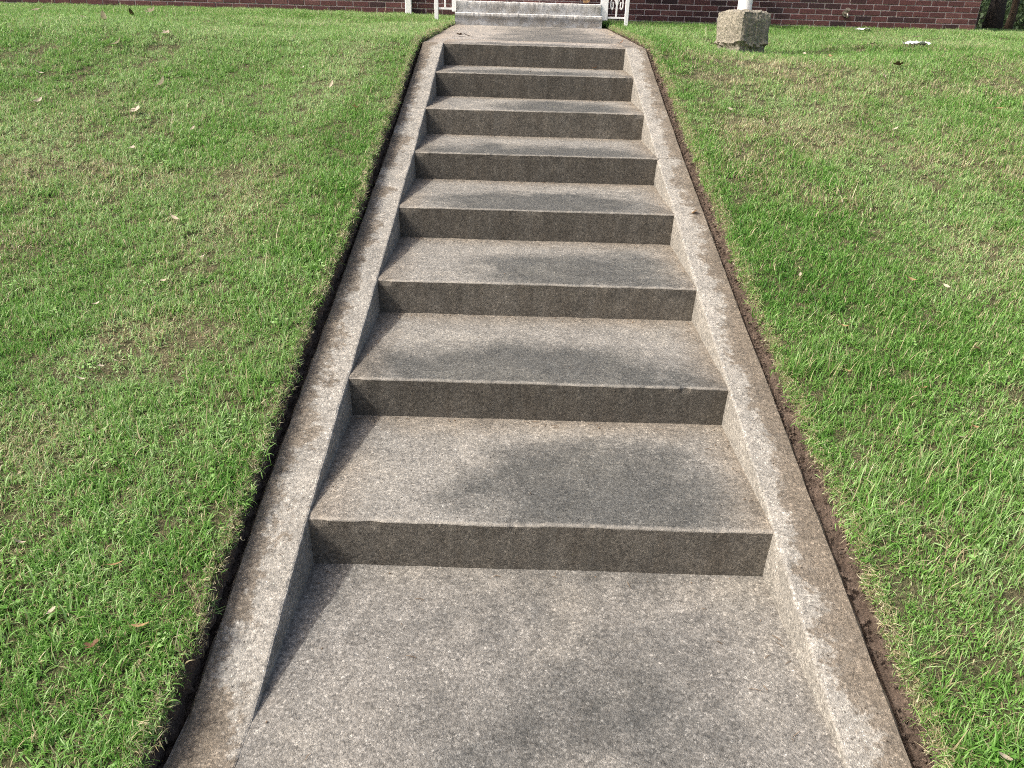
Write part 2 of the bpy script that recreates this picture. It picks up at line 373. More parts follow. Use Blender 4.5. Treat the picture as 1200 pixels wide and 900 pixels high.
# ------------------------------------------------------------------ stairs
stairs = empty('concrete_stairs', (0, 0, 0))
tag(stairs, 'weathered concrete garden stairs of eight steps with sloping side curbs', 'stairs')
def build_step(i):
    y0, zb, zn = YS[i], ZB[i], ZN[i]
    y1 = YS[i + 1] + .02 if i < 7 else YS[i] + .45
    z1 = ZB[i + 1] if i < 7 else walk_z(y1)
    rr = .007
    prof = [(y0 + .004, zb - .06, 0)] + [(y0 + .004 * (1 - k / 7), zb - .01 + (zn - rr - zb + .01) * k / 7, 0) for k in range(8)]
    prof += [(y0 + rr * (1 - math.cos(a)), zn - rr + rr * math.sin(a), 1) for a in (math.pi / 6, math.pi / 3, math.pi / 2)]
    prof += [(y0 + .03 + (y1 - y0 - .03) * k / 12, zn + (z1 - zn) * (y0 + .03 + (y1 - y0 - .03) * k / 12 - y0) / (y1 - y0), 2) for k in range(13)]
    nx = 230; xs = np.linspace(-HW - .006, HW + .006, nx); n = len(prof); vs = []; u = []; v = []; fs = []
    sd = i * 13.7; rs = random.Random(40 + i)
    chips = [(rs.uniform(-HW, HW), rs.uniform(.012, .05), rs.uniform(.001, .0045)) for _ in range(10)] + [(rs.choice((-1, 1)) * (HW - .02), .04, .012)]
    if i == 1: chips.append((.52, .02, .014))
    for x in xs:
        ch = sum(d * max(0, 1 - ((x - c) / w) ** 2) for c, w, d in chips)
        wav = .003 * fbm(x * 3, sd) + .0005 * fbm(x * 28, sd + 5)
        for (y, z, k) in prof:
            dy = wav; dz = .0022 * fbm(x * 3.3, y * 3.3, sd) + .0008 * fbm(x * 30, y * 30, sd)
            if k == 0: dy += .0006 * fbm(x * 26, z * 26, sd + 2)
            if k == 1 or (k == 0 and z > zn - .012): dy += ch * .6
            if k == 1: dz -= ch * .5 + .0015 * abs(fbm(x * 45, sd, 2.))
            vs.append((x, y + dy, z + dz)); u.append((x + HW) / WID); v.append(max(0, (y - y0) / (y1 - y0)))
    for a in range(nx - 1):
        for k in range(n - 1): fs.append((a * n + k, (a + 1) * n + k, (a + 1) * n + k + 1, a * n + k + 1))
    b0 = len(vs)
    for a in range(nx):                                                     # back and underside
        x = xs[a]; vs += [(x, y1, zb - .06)]; u.append(.5); v.append(1.)
    for a in range(nx - 1):
        fs.append((a * n + n - 1, (a + 1) * n + n - 1, b0 + a + 1, b0 + a)); fs.append((b0 + a, b0 + a + 1, (a + 1) * n, a * n))
    fs.append(tuple(range(n)) + (b0,)); fs.append((b0 + nx - 1,) + tuple((nx - 1) * n + k for k in range(n - 1, -1, -1)))
    me = mesh('step', vs, fs); set_uv(me, u, v, [rs.uniform(-.2, 1.)] * len(vs))
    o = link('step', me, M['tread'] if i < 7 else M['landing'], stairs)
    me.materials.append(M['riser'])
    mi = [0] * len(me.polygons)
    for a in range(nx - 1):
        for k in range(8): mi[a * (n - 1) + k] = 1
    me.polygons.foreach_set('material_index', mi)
    return o
for i in range(8): build_step(i)

def build_curb(side):
    outer = CL if side < 0 else CR
    inner = side * HW; tip = YTIP if side < 0 else -.68
    ys = np.unique(np.r_[np.arange(-2.4, YS[-1] + .03, .02), YS, [3.148, 3.155, 3.163] if side < 0 else [2.548, 2.556, 2.563]]); vs = []; u = []; v = []; fs = []; sd = 3. if side < 0 else 17.
    n = 13
    rs = random.Random(5 + side); chips = [(rs.uniform(-.5, 4.3), rs.uniform(.01, .04), rs.uniform(.003, .01)) for _ in range(26)]
    for y in ys:
        z = curb_z(float(y), tip) + .004 * fbm(y * 2.2, sd) * min(1, max(0, (y - tip) * 8)); zb = np.interp(y, [-1, 0] + [q for q in YS[1:]] , [-.02, -.02] + [b - .02 for b in ZB[1:]]) - .12
        zb = min(zb, z - .16); ch = sum(d * max(0, 1 - ((y - c) / w) ** 2) for c, w, d in chips)
        iw = inner + .003 * fbm(y * 2.5, sd + 4) + .001 * fbm(y * 30, sd)
        rr = .007
        prof = [(iw - side * .004, zb, -.3), (iw - side * .003, z - .10, -.25), (iw - side * .0015, z - .05, -.15), (iw, z - rr - ch * .7, -.05),
                (iw + side * (rr * .3 + ch * .3), z - rr * .3 - ch * .4, .02), (iw + side * (rr + ch * .8), z - ch * .1, .08)]
        for k in range(1, 6):
            f = k / 5.; prof.append((iw + side * rr + (outer - side * .008 - iw - side * rr) * f, z, .08 + .9 * f))
        ox = outer + .005 * fbm(y * 9, sd + 8)
        prof += [(ox, z - .01, 1.), (ox - side * -.004, zb, 1.)]
        gv = (.012 if side < 0 else .006) if abs(y - (3.155 if side < 0 else 2.556)) < .003 else 0
        for k, (x, zz, uu) in enumerate(prof):
            zz -= gv * (k > 3)
            dz = (.0022 * fbm(x * 9, y * 9, sd) + .001 * fbm(x * 35, y * 35, sd)) if k > 3 else 0
            dx = .0014 * fbm(y * 24, zz * 24, sd) if k < 4 else 0
            vs.append((x + dx, y, zz + dz)); u.append(uu); v.append(y)
    for j in range(len(ys) - 1):
        for k in range(n - 1):
            a = j * n + k; f = (a, a + 1, a + n + 1, a + n); fs.append(f if side > 0 else f[::-1])
    m = len(ys) - 1
    fs.append(tuple(range(n))[::-1] if side > 0 else tuple(range(n))); fs.append(tuple(m * n + k for k in range(n)) if side > 0 else tuple(m * n + k for k in range(n))[::-1])
    me = mesh('side_curb', vs, fs); set_uv(me, u, v, [(.0 if side > 0 else -.10) + .45 * min(1., max(0., (tip + .1 - p[1]) / .3)) for p in vs])
    o = link('side_curb', me, M['curb'], stairs)
    return o
build_curb(-1); build_curb(1)
o = slab('landing', CL, CR, YS[-1] + .028, PORCH_Y + .02, lambda y: walk_z(y) - .004, M['landing'], 30, 60, seed=.6); tag(o, kind='structure')

# ------------------------------------------------------------------ porch steps
porch = empty('porch_steps', (0, PORCH_Y, 1.38))
tag(porch, 'low concrete porch steps with flaking whitish paint between white iron columns', 'porch steps')
def porch_block(x0, x1, y0, y1, z0, z1):
    xs = np.linspace(x0, x1, 90); prof = [(y0, z0), (y0, z0 + (z1 - z0) * .35), (y0, z0 + (z1 - z0) * .7), (y0 - .012, z1 - .03), (y0 - .012, z1 - .006), (y0 - .004, z1), (y0 + .1, z1), (y1, z1), (y1, z0)]
    n = len(prof); vs = []; fs = []
    for x in xs:
        ch = .012 * max(0, fbm(x * 9, z1 * 7)) + .004 * fbm(x * 40, z1)
        for k, (y, z) in enumerate(prof):
            c = 1 if k in (3, 4, 5) else 0
            vs.append((x, y + c * ch - PORCH_Y, z - c * ch * .6 + .002 * fbm(x * 5, y * 5) - 1.38))
    for a in range(len(xs) - 1):
        for k in range(n - 1): fs.append((a * n + k, (a + 1) * n + k, (a + 1) * n + k + 1, a * n + k + 1))
    fs.append(tuple(range(n))); fs.append(tuple((len(xs) - 1) * n + k for k in range(n - 1, -1, -1)))
    me = mesh('step', vs, fs); a = me.attributes.new('lip', 'FLOAT', 'POINT'); a.data.foreach_set('value', np.tile(np.array([0, 0, 0, .25, 1, 1, 1, 1, 0], np.float32), len(xs)))
    return link('step', me, M['porch'], porch)
porch_block(-.825, .77, PORCH_Y, PORCH_Y + .34, 1.30, 1.497)
porch_block(-.83, .775, PORCH_Y + .30, WALL_Y - .01, 1.30, 1.617)

# ------------------------------------------------------------------ house with brick wall
HX0, HX1 = -10.0, 5.86
house = empty('brick_house', ((HX0 + HX1) / 2, WALL_Y, 1.3))
tag(house, 'dark red brick house at the top of the lawn behind the porch steps', 'house')
HO = Vector(house.location)
def hpart(name, lo, hi, mat, bevel=0):
    o = box(name, [lo[i] - HO[i] for i in range(3)], [hi[i] - HO[i] for i in range(3)], mat, house, bevel); return o
hpart('wall', (HX0, WALL_Y, 1.2), (HX1 - .002, WALL_Y + .2, 4.1), M['mortar'])
hpart('side_wall', (HX1 - .2, WALL_Y + .202, 1.2), (HX1 - .006, WALL_Y + 8, 4.1), M['mortar'])
PX, PZ = .2125, .0677
def brick_mesh(l, depth=.1):
    bm = bmesh.new(); box_bm(bm, (0, -.007, 0), (l, depth, PZ - .0125)); 
    es = [e for e in bm.edges]; bmesh.ops.bevel(bm, geom=es, offset=.0025, segments=1, affect='EDGES')
    me = bm_mesh('brick', bm); me.materials.append(M['brick'])
    return me
full, half = brick_mesh(PX - .0125), brick_mesh(PX / 2 - .0125)
upper = bmesh.new(); nb = 0
Z0 = 1.40 - PZ
for r in range(40):
    z = Z0 + r * PZ; off = (r % 2) * PX / 2; x = HX1
    first = True
    while x > HX0:
        l = PX / 2 if (first and r % 2) else PX
        x0 = x - l; first = False
        vis = z < 1.475 + .021 * (x0 + 7.2) + .03 and x0 > -7.2 and z > 1.33
        if vis and not (-.75 < x0 < .55 and z < 1.5):
            o = bpy.data.objects.new('brick', half if l < .15 else full); COL.objects.link(o); o.parent = house
            o.location = Vector((x0 + .005 + random.uniform(-.0015, .0015), WALL_Y + random.uniform(-.002, .002), z + random.uniform(-.001, .001))) - HO; nb += 1
        elif z > 1.33:
            box_bm(upper, (x0 + .005 - HO.x, -.007, z - HO.z), (x0 + l - .0075 - HO.x, .05, z + PZ - .0125 - HO.z))
        x = x0
    y = WALL_Y + .21
    while y < WALL_Y + 8 and z > 1.33:
        box_bm(upper, (HX1 - .05 - HO.x, y - HO.y, z - HO.z), (HX1 - HO.x, y + PX - .0125 - HO.y, z + PZ - .0125 - HO.z)); y += PX
me = bm_mesh('upper_bricks', upper)
a = me.attributes.new('bt', 'FLOAT', 'FACE'); rv = RNG.random(len(me.polygons) // 6 + 1); a.data.foreach_set('value', np.repeat(rv, 6)[:len(me.polygons)].astype(np.float32))
tag(link('upper_bricks', me, M['brick'], house), kind='stuff')
print('bricks', nb)
hpart('eave', (HX0 - .3, WALL_Y - .12, 4.1), (HX1 + .2, WALL_Y + 8.2, 4.28), M['white'], .01)
rb = bmesh.new(); pts = [(HX0 - .3, WALL_Y - .12, 4.28), (HX1 + .2, WALL_Y - .12, 4.28), (HX1 + .2, WALL_Y + 8.2, 4.28), (HX0 - .3, WALL_Y + 8.2, 4.28), (HX0 - .3, WALL_Y + 4, 6.), (HX1 + .2, WALL_Y + 4, 6.)]
vv = [rb.verts.new(Vector(p) - HO + Vector((0, 0, .003))) for p in pts]
for f in ((0, 1, 5, 4), (3, 4, 5, 2), (0, 4, 3), (1, 2, 5), (0, 3, 2, 1)): rb.faces.new([vv[i] for i in f])
link('roof', bm_mesh('roof', rb), M['roof'], house)
hpart('porch_roof', (-1.35, 7.62, 3.86), (1.3, WALL_Y - .015, 3.99), M['white'], .01)

# white downspout on the wall
dsp = empty('downspout', (-1.585, WALL_Y - .055, 1.44)); tag(dsp, 'white metal downspout standing against the brick wall', 'downspout')
box('pipe', (-.042, -.035, -.06), (.042, .035, 2.6), M['white'], dsp, .008)
for z in (.75, 1.9): box('strap', (-.06, -.039, z), (.06, .045, z + .03), M['white'], dsp, .002)
# hose tap on the wall
tap = empty('hose_tap', (4.12, WALL_Y - .01, 1.617)); tag(tap, 'small metal hose tap sticking out of the brick wall', 'tap')
bm = bmesh.new(); tube_bm(bm, [(0, .02, 0), (0, -.07, 0), (0, -.1, -.01), (0, -.115, -.05)], [.014, .014, .013, .014], 10); link('spout', bm_mesh('spout', bm, True), M['metal'], tap)
bm = bmesh.new(); tube_bm(bm, [(0, .0, 0), (0, -.012, 0)], .038, 14); link('flange', bm_mesh('flange', bm), M['metal'], tap)
bm = bmesh.new(); tube_bm(bm, [(0, -.05, 0), (0, -.075, .04)], .008, 8); tube_bm(bm, [(0, -.075, .04), (0, -.083, .052)], .032, 10); link('handle', bm_mesh('handle', bm), M['metal'], tap)

# white iron columns beside the porch steps
def iron_column(xi, wi, xo, y, zi, zo, lab):
    base = min(zi, zo); c = empty('iron_column', (xi, y, base)); tag(c, lab, 'column', 'white iron columns of the porch')
    s = 1 if xo > xi else -1; d = xo - xi; top = 3.858 - base
    box('inner_post', (-wi / 2, -.02, zi - base), (wi / 2, .02, top), M['white'], c, .004)
    box('outer_post', (d - .021, -.021, zo - base - .04), (d + .021, .021, top), M['white'], c, .004)
    a, b = (wi / 2, d - .021) if s > 0 else (d + .021, -wi / 2)
    box('bottom_rail', (a + .001, -.012, zi - base + .02), (b - .001, .012, zi - base + .04), M['white'], c, .002)
    m = (a + b) / 2 ; box('baluster', (m - .0095, -.0095, zi - base + .041), (m + .0095, .0095, top), M['white'], c, .002)
    k = 0; z = zi - base + .16
    while z < top - .2:
        for sg in (-1, 1):
            bm = bmesh.new(); cx = m + sg * (b - a) * .25; r0 = (b - a) * .2
            tube_bm(bm, [(cx + sg * -1 * r0 * (1 - t * .05) * math.cos(t * .55) * (1 - .045 * t), 0, z + r0 * 2.0 * math.sin(t * .55) * (1 - .045 * t)) for t in range(15)], .007, 6)
            link('scroll', bm_mesh('scroll', bm, True), M['white'], c)
        z += .24; k += 1
    return c
iron_column(-.865, .05, -1.065, 7.80, 1.50, 1.44, 'white iron scroll column left of the porch steps beside the downspout')
iron_column(.815, .085, 1.07, 7.74, 1.455, 1.42, 'white iron scroll column right of the porch steps with broad inner post')

# ------------------------------------------------------------------ pier with white post
def place_z(x, y): return float(lawn_h(x, y))
PIX, PIY = 1.76, 5.32
pz = place_z(PIX, PIY)
pier = empty('concrete_pier', (PIX, PIY, pz), R(28)); tag(pier, 'rough square concrete pier standing on the lawn right of the landing', 'pier')
bm = bmesh.new(); bmesh.ops.create_cube(bm, size=1)
bmesh.ops.subdivide_edges(bm, edges=bm.edges[:], cuts=22, use_grid_fill=True)
for v in bm.verts:
    p = v.co.copy(); r = .2
    q = Vector((max(-.5 + r, min(.5 - r, p.x)), max(-.5 + r, min(.5 - r, p.y)), max(-.6, min(.5 - r, p.z)))); dlt = p - q
    if dlt.length > 1e-6 and (abs(p.x) > .3) + (abs(p.y) > .3) + (p.z > .3) >= 2: p = q + dlt * min(1, (r / dlt.length) * .55 + .45)
    z = (p.z + .5) * .44 - .10
    w = .322 * (1 + .02 * fbm(p.x * 3, p.y * 3, p.z * 3))
    lip = .016 * max(0., 1 - abs(z - .085 - .03 * fbm(p.x * 4, p.y * 4, 5.)) / .02)
    if z < .08 + .03 * fbm(p.x * 4, p.y * 4, 5.): w -= .026
    n3 = .010 * fbm(p.x * 5, p.y * 5, p.z * 5, 4) + .006 * fbm(p.x * 17, p.y * 17, p.z * 17, 4)
    dr = Vector((p.x, p.y, 0)); dr = dr.normalized() if dr.length > 1e-5 else dr
    v.co = Vector((p.x * w, p.y * w, z)) + dr * (n3 + lip) + Vector((0, 0, n3 * .8))
link('block', bm_mesh('block', bm), M['pier'], pier)
post = empty('white_post', (PIX - .005, PIY + .02, pz + .335)); tag(post, 'white painted pole standing on the rough concrete pier', 'post')
bm = bmesh.new(); tube_bm(bm, [(0, 0, .0), (0, 0, 2.33)], .058, 20, False); link('pole', bm_mesh('pole', bm, True), M['white'], post)
bm = bmesh.new(); tube_bm(bm, [(0, 0, -.02), (0, 0, .004), (0, 0, .008)], [.07, .07, .06], 20); link('base_plate', bm_mesh('base_plate', bm), M['roof'], post)
bm = bmesh.new(); tube_bm(bm, [(0, 0, 2.3), (0, 0, 2.34), (0, 0, 2.36)], [.07, .07, .03], 20); link('cap', bm_mesh('cap', bm), M['white'], post)

# ------------------------------------------------------------------ grass
def tuft(name, n, rad, hmin, hmax, wid, lean, curl, seed, wfac=1.):
    r = random.Random(seed); vs = []; fs = []; bl = []; hh = []
    for _ in range(n):
        a = r.uniform(0, 2 * math.pi); d = rad * math.sqrt(r.random()); bx, by = d * math.cos(a), d * math.sin(a)
        L = r.uniform(hmin, hmax); az = r.uniform(0, 2 * math.pi); ln = abs(r.gauss(0, lean)) ; w = wid * r.uniform(.6, 1.2)
        rb = r.random(); p = Vector((bx, by, -.006)); ang = ln * .4; tw = r.uniform(-.5, .5)
        S = 4; b0 = len(vs); cu = r.uniform(0, curl)
        for k in range(S + 1):
            t = k / S; dirv = Vector((math.cos(az) * math.sin(ang), math.sin(az) * math.sin(ang), math.cos(ang)))
            sd = Vector((-math.sin(az + tw * t), math.cos(az + tw * t), 0)); ww = w * (1 - t ** 2.2) * .5
            if k < S: vs += [p + sd * ww, p - sd * ww]; bl += [rb, rb]; hh += [t, t]
            else: vs.append(p.copy()); bl.append(rb); hh.append(1.)
            p = p + dirv * L / S; ang += (ln * .25 + cu / S)
        for k in range(S - 1): q = b0 + 2 * k; fs.append((q, q + 1, q + 3, q + 2))
        fs.append((b0 + 2 * S - 2, b0 + 2 * S - 1, b0 + 2 * S))
    me = mesh(name, vs, fs, True)
    for nm, arr in (('bl', bl), ('hh', hh)):
        at = me.attributes.new(nm, 'FLOAT', 'POINT'); at.data.foreach_set('value', np.array(arr, np.float32))
    me.materials.append(M['grass']); return me
def weed(name, seed):
    r = random.Random(seed); vs = []; fs = []; bl = []
    for _ in range(9):
        a = r.uniform(0, 6.28); d = r.uniform(.004, .03); h = r.uniform(.012, .035); s = r.uniform(.004, .0075); rb = .15 + .8 * r.random(); c = Vector((d * math.cos(a), d * math.sin(a), h))
        t1 = Vector((math.cos(a), math.sin(a), r.uniform(-.3, .3))).normalized(); t2 = Vector((-math.sin(a), math.cos(a), r.uniform(-.3, .3)))
        b0 = len(vs); vs.append(c)
        for k in range(7): q = k / 7 * 6.283; vs.append(c + t1 * s * math.cos(q) + t2 * s * .8 * math.sin(q) + Vector((0, 0, .002 * math.cos(2 * q))))
        for k in range(7): fs.append((b0, b0 + 1 + k, b0 + 1 + (k + 1) % 7))
        bl += [rb] * 8
    me = mesh(name, vs, fs, True); at = me.attributes.new('bl', 'FLOAT', 'POINT'); at.data.foreach_set('value', np.array(bl, np.float32)); me.materials.append(M['grass']); return me
TUFTS = [tuft('tuft', 32, .037, .022, .043, .0033, 1.35, .8, s) for s in range(5)]            # 0-4 mown turf
TUFTS += [tuft('tuft', 28, .039, .026, .052, .0033, 2.0, 1.0, 50 + s) for s in range(3)]       # 5-7 lying over
TUFTS += [tuft('tuft', 9, .022, .045, .08, .0032, .8, .6, 70 + s) for s in range(2)]         # 8-9 tall
TUFTS += [tuft('tuft', 9, .030, .025, .075, .0022, 2.4, .4, 80 + s) for s in range(2)]         # 10-11 straw lying flat
TUFTS += [weed('weed', 90 + s) for s in range(2)]                                              # 12-13 clover
TUFTS += [tuft('tuft', 2, .02, .07, .12, .0026, 3.0, .5, 100 + s) for s in range(2)]           # 14-15 long stray stalks

def build_grass():
    N = 150000
    def cand(n, x0, x1, y0, y1): return RNG.uniform(x0, x1, n), RNG.uniform(y0, y1, n)
    X = []; Y = []
    # density falls off gently with distance up the slope; the sheet runs past the picture on all sides
    for (y0, y1, wl, wr, den) in ((-1.8, 1.0, 3.6, 3.6, 2000), (1.0, 3.0, 4.8, 5.0, 1600), (3.0, 5.0, 6.4, 6.6, 1200), (5.0, 9.38, 9.6, 9.4, 650), (9.38, 14., 0, 12., 260)):
        for s, w in ((-1, wl), (1, wr)):
            if w <= 0: continue
            a0 = .86 if y0 < 9 else HX1 - .03
            n = int(den * (w - .8) * (y1 - y0)) if y0 < 9 else int(den * (w - a0) * (y1 - y0))
            x, y = cand(n, a0, w, y0, y1); X.append(s * x); Y.append(y)
    x = np.concatenate(X); y = np.concatenate(Y)
    keep = np.where(x < 0, x < turf_L(y) - .004, x > turf_R(y) + .004)
    dx, dy = x - PIX, y - PIY; c, s = math.cos(R(28)), math.sin(R(28)); keep &= ~((np.abs(dx * c + dy * s) < .15) & (np.abs(-dx * s + dy * c) < .15))
    # worn, dry patches
    nb = vnoise(x, y, .8, 31) * .5 + vnoise(x, y, 2.1, 32) * .3 + vnoise(x, y, 6., 33) * .2
    dry = np.clip((nb - .5) * 2.4, 0, 1)
    for (cx, cy, rx, ry, k) in ((1.8, 4.1, .8, .4, .62), (1.3, 3.75, .3, .35, .55), (2.3, 2.6, .6, .4, .35), (2.1, 1.5, .4, .3, .3), (-1.45, 1.9, .25, .9, .35), (-1.35, .75, .25, .2, .5), (-1.2, 3.9, .2, .6, .3), (-1.6, -.1, .2, .2, .5), (-1.55, .2, .2, .15, .5), (-2.3, 1.4, .3, .3, .35)):
        rr = ((x - cx) / rx) ** 2 + ((y - cy) / ry) ** 2; dry = np.maximum(dry, k * np.exp(-rr) * (.5 + vnoise(x, y, 9., 34)))
    dry *= np.where((x < 0) & (y > 2.2), .3, 1) * np.where((x > 0) & (y > 6), .5, 1)
    edge = np.where(x < 0, turf_L(y) - x, x - turf_R(y))
    dry *= np.clip((edge - .03) / .25, .25, 1)                       # lush beside the stairs
    thin = RNG.random(len(x)) < np.clip(dry * .55 + .35 * (vnoise(x, y, 11., 35) > .7), 0, .6) ; keep &= ~thin
    x, y, dry, edge = x[keep], y[keep], dry[keep], edge[keep]; n = len(x)
    strk = np.exp(-((x + 1.22 + .10 * (4 - y)) / .16) ** 2) + .8 * np.exp(-((x + 2.5 + .12 * (4 - y)) / .2) ** 2) + .7 * np.exp(-((x - 1.75 + .1 * (y - 3)) / .25) ** 2)
    strk = strk * (.35 + .9 * vnoise(x, y, 2.5, 47)) * np.clip((y - .3) / 1.5, 0, 1)
    dry = np.clip(dry + .14 * strk, 0, 1)
    tone = np.clip(-.02 + .34 * strk + .7 * vnoise(x, y, .9, 41) + .4 * vnoise(x, y, 4.5, 42) + .4 * (vnoise(x, y, 13., 43) - .3) + RNG.normal(0, .14, n) - .12 * np.clip(1 - edge / .4, 0, 1), 0, 1)
    r = RNG.random(n); idx = RNG.integers(0, 5, n)
    idx = np.where(r < .34, RNG.integers(5, 8, n), idx)
    idx = np.where((r > .34) & (r < .34 + .5 * dry), RNG.integers(10, 12, n), idx)
    idx = np.where((r > .90) & (r < .915), RNG.integers(12, 14, n), idx)
    tall = (edge > .02) & (edge < np.where(x > 0, .5, .2)) & (y < 1.1) & (vnoise(x, y, 5., 44) > np.where(x > 0, .36, .55))
    idx = np.where(tall & (r > .55) & (r < .9), RNG.integers(8, 10, n), idx)
    idx = np.where(r > .994, RNG.integers(14, 16, n), idx)
    drya = np.clip(dry * .8 + .07 + np.where(idx >= 10, .5, 0) * (idx < 12), 0, 1)
    drya = np.where(idx >= 14, .75, drya); drya = np.where((idx == 12) | (idx == 13), 0, drya)
    z = lawn_h(x, y); sc = RNG.uniform(.75, 1.2, n) * (.55 + .4 * vnoise(x, y, 3., 45) + .5 * vnoise(x, y, 12., 46)); sc = np.where(edge < .02, sc * .9, sc)
    rx = RNG.normal(0, .14, n) ; ry = RNG.normal(0, .14, n) + np.where(edge < .03, np.where(x < 0, .35, -.35), 0); rz = RNG.uniform(0, 6.283, n)
    # blades are rooted upright; the tilt is applied after the spin, so it keeps its direction
    P = [np.c_[x, y, z]]; ROT = [np.c_[rx, ry, rz]]; SC = [sc]; ID = [idx]; DR = [drya]; TN = [tone]
    # ragged dry fringe where the turf was cut with an edger
    for s, tf in ((-1, turf_L), (1, turf_R)):
        m = 4200 if s > 0 else 3400; yy = RNG.uniform(-1.8, PORCH_Y, m); xx = tf(yy) + s * RNG.uniform(-.004, .02, m)
        zz = lawn_h(tf(yy), yy) - RNG.uniform(.0, .035, m) * (RNG.random(m) < .6)
        P.append(np.c_[xx, yy, zz]); ROT.append(np.c_[RNG.normal(0, .5, m), np.where(s < 0, 1, -1) * RNG.uniform(.2, 1.5, m), RNG.uniform(0, 6.28, m)])
        SC.append(RNG.uniform(.35, .75, m)); ID.append(np.where(RNG.random(m) < .6, 10, RNG.integers(0, 8, m))); DR.append(RNG.uniform(.15, .95, m)); TN.append(RNG.uniform(.1, .7, m))
    P = np.concatenate(P); ROT = np.concatenate(ROT); SC = np.concatenate(SC); ID = np.concatenate(ID); DR = np.concatenate(DR); TN = np.concatenate(TN)
    me = bpy.data.meshes.new('grass'); me.vertices.add(len(P)); me.vertices.foreach_set('co', P.astype(np.float32).ravel())
    def at(nm, ty, arr):
        a = me.attributes.new(nm, ty, 'POINT'); a.data.foreach_set('vector' if ty == 'FLOAT_VECTOR' else 'value', np.ascontiguousarray(arr).ravel())
    at('rot', 'FLOAT_VECTOR', ROT.astype(np.float32)); at('scl', 'FLOAT', SC.astype(np.float32)); at('pick', 'INT', ID.astype(np.int32)); at('dry', 'FLOAT', DR.astype(np.float32)); at('tone', 'FLOAT', TN.astype(np.float32))
    me.update(); print('tufts', len(P))
    o = link('grass', me, None); tag(o, 'short mown green grass with dry patches on both sides of the stairs', 'grass', kind='stuff')
    ng = bpy.data.node_groups.new('grass_scatter', 'GeometryNodeTree')
    ng.interface.new_socket('Geometry', in_out='INPUT', socket_type='NodeSocketGeometry'); ng.interface.new_socket('Geometry', in_out='OUTPUT', socket_type='NodeSocketGeometry')
    gi = ng.nodes.new('NodeGroupInput'); go = ng.nodes.new('NodeGroupOutput'); L = ng.links.new
    # plain points, so that only the blades are drawn
    mp = ng.nodes.new('GeometryNodeMeshToPoints'); L(gi.outputs[0], mp.inputs[0])
    join = ng.nodes.new('GeometryNodeGeometryToInstance')
    for tm in reversed(TUFTS):
        so = bpy.data.objects.new('tuft_source', tm)
        oi = ng.nodes.new('GeometryNodeObjectInfo'); oi.inputs['Object'].default_value = so; L(oi.outputs['Geometry'], join.inputs[0])
    ip = ng.nodes.new('GeometryNodeInstanceOnPoints'); ip.inputs['Pick Instance'].default_value = True
    L(mp.outputs[0], ip.inputs['Points']); L(join.outputs[0], ip.inputs['Instance'])
    def na(nm, ty):
        a = ng.nodes.new('GeometryNodeInputNamedAttribute'); a.data_type = ty; a.inputs[0].default_value = nm; return a.outputs[0]
    L(na('pick', 'INT'), ip.inputs['Instance Index'])
    e2r = ng.nodes.new('FunctionNodeEulerToRotation'); L(na('rot', 'FLOAT_VECTOR'), e2r.inputs[0]); L(e2r.outputs[0], ip.inputs['Rotation'])
    L(na('scl', 'FLOAT'), ip.inputs['Scale']); L(ip.outputs[0], go.inputs[0])
    md = o.modifiers.new('scatter', 'NODES'); md.node_group = ng
build_grass()

# ------------------------------------------------------------------ trees beyond the corner of the house
def tree(x, y, hgt, rad, crown, nleaf, lsize, lab, bark, fol, lean=0., low=.6, seed=1, group=None):
    r = random.Random(seed); z0 = float(lawn_h(x, y)) - .1
    t = empty('tree', (x, y, z0)); tag(t, lab, 'tree', group)
    bm = bmesh.new(); tp = [(lean * k / 8 * hgt * .6 + .04 * fbm(k * .7, seed), .04 * fbm(k * .7, seed + 9.), hgt * .72 * k / 8) for k in range(9)]
    tube_bm(bm, tp, [rad * (1.25 if k == 0 else 1) * (1 - k / 10) for k in range(9)], 12)
    for _ in range(9):
        k = r.randint(3, 8); p = Vector(tp[k]); a = r.uniform(0, 6.28); L = crown[0] * r.uniform(.4, .85)
        tube_bm(bm, [p, p + Vector((math.cos(a) * L * .5, math.sin(a) * L * .5, L * .25)), p + Vector((math.cos(a) * L, math.sin(a) * L, L * r.uniform(.1, .5)))], [rad * .35, rad * .22, rad * .06], 6)
    link('trunk', bm_mesh('trunk', bm, True), bark, t)
    cl = []
    for _ in range(46):
        while True:
            p = Vector((r.uniform(-1, 1), r.uniform(-1, 1), r.uniform(-1, 1)))
            if .25 < p.length < 1: break
        cl.append((Vector((p.x * crown[0], p.y * crown[0], low + crown[1] + p.z * crown[1])), r.uniform(.25, .5) * crown[0] * .8))
    vs = []; fs = []
    for _ in range(nleaf):
        c, q = r.choice(cl); d = Vector((r.gauss(0, .5), r.gauss(0, .5), r.gauss(0, .4))) * q; p = c + d
        n = Vector((r.gauss(0, 1), r.gauss(0, 1), r.gauss(0, 1) + .6)).normalized(); u = n.orthogonal().normalized(); w = n.cross(u); s = lsize * r.uniform(.6, 1.3); b = len(vs)
        vs += [p - u * s, p + w * s * .45, p + u * s, p - w * s * .45]; fs.append((b, b + 1, b + 2, b + 3))
    link('crown', mesh('crown', vs, fs), fol, t)
    return t
tree(9.28, 15.2, 7, .16, (2.3, 3.), 9000, .075, 'dark thick-trunked tree with low foliage beyond the corner of the house', M['bark'], M['foliage'], 0, .75, 3)
tree(10.72, 17.2, 6, .085, (1.7, 2.6), 4200, .07, 'slender brown-barked tree right of the thick dark trunk', M['bark2'], M['foliage'], .05, .8, 5)
tree(19.4, 35, 8, .15, (2.3, 3.6), 4000, .14, 'distant pale green tree behind the thick dark trunk', M['bark'], M['foliage2'], 0, .7, 21, 'distant trees')
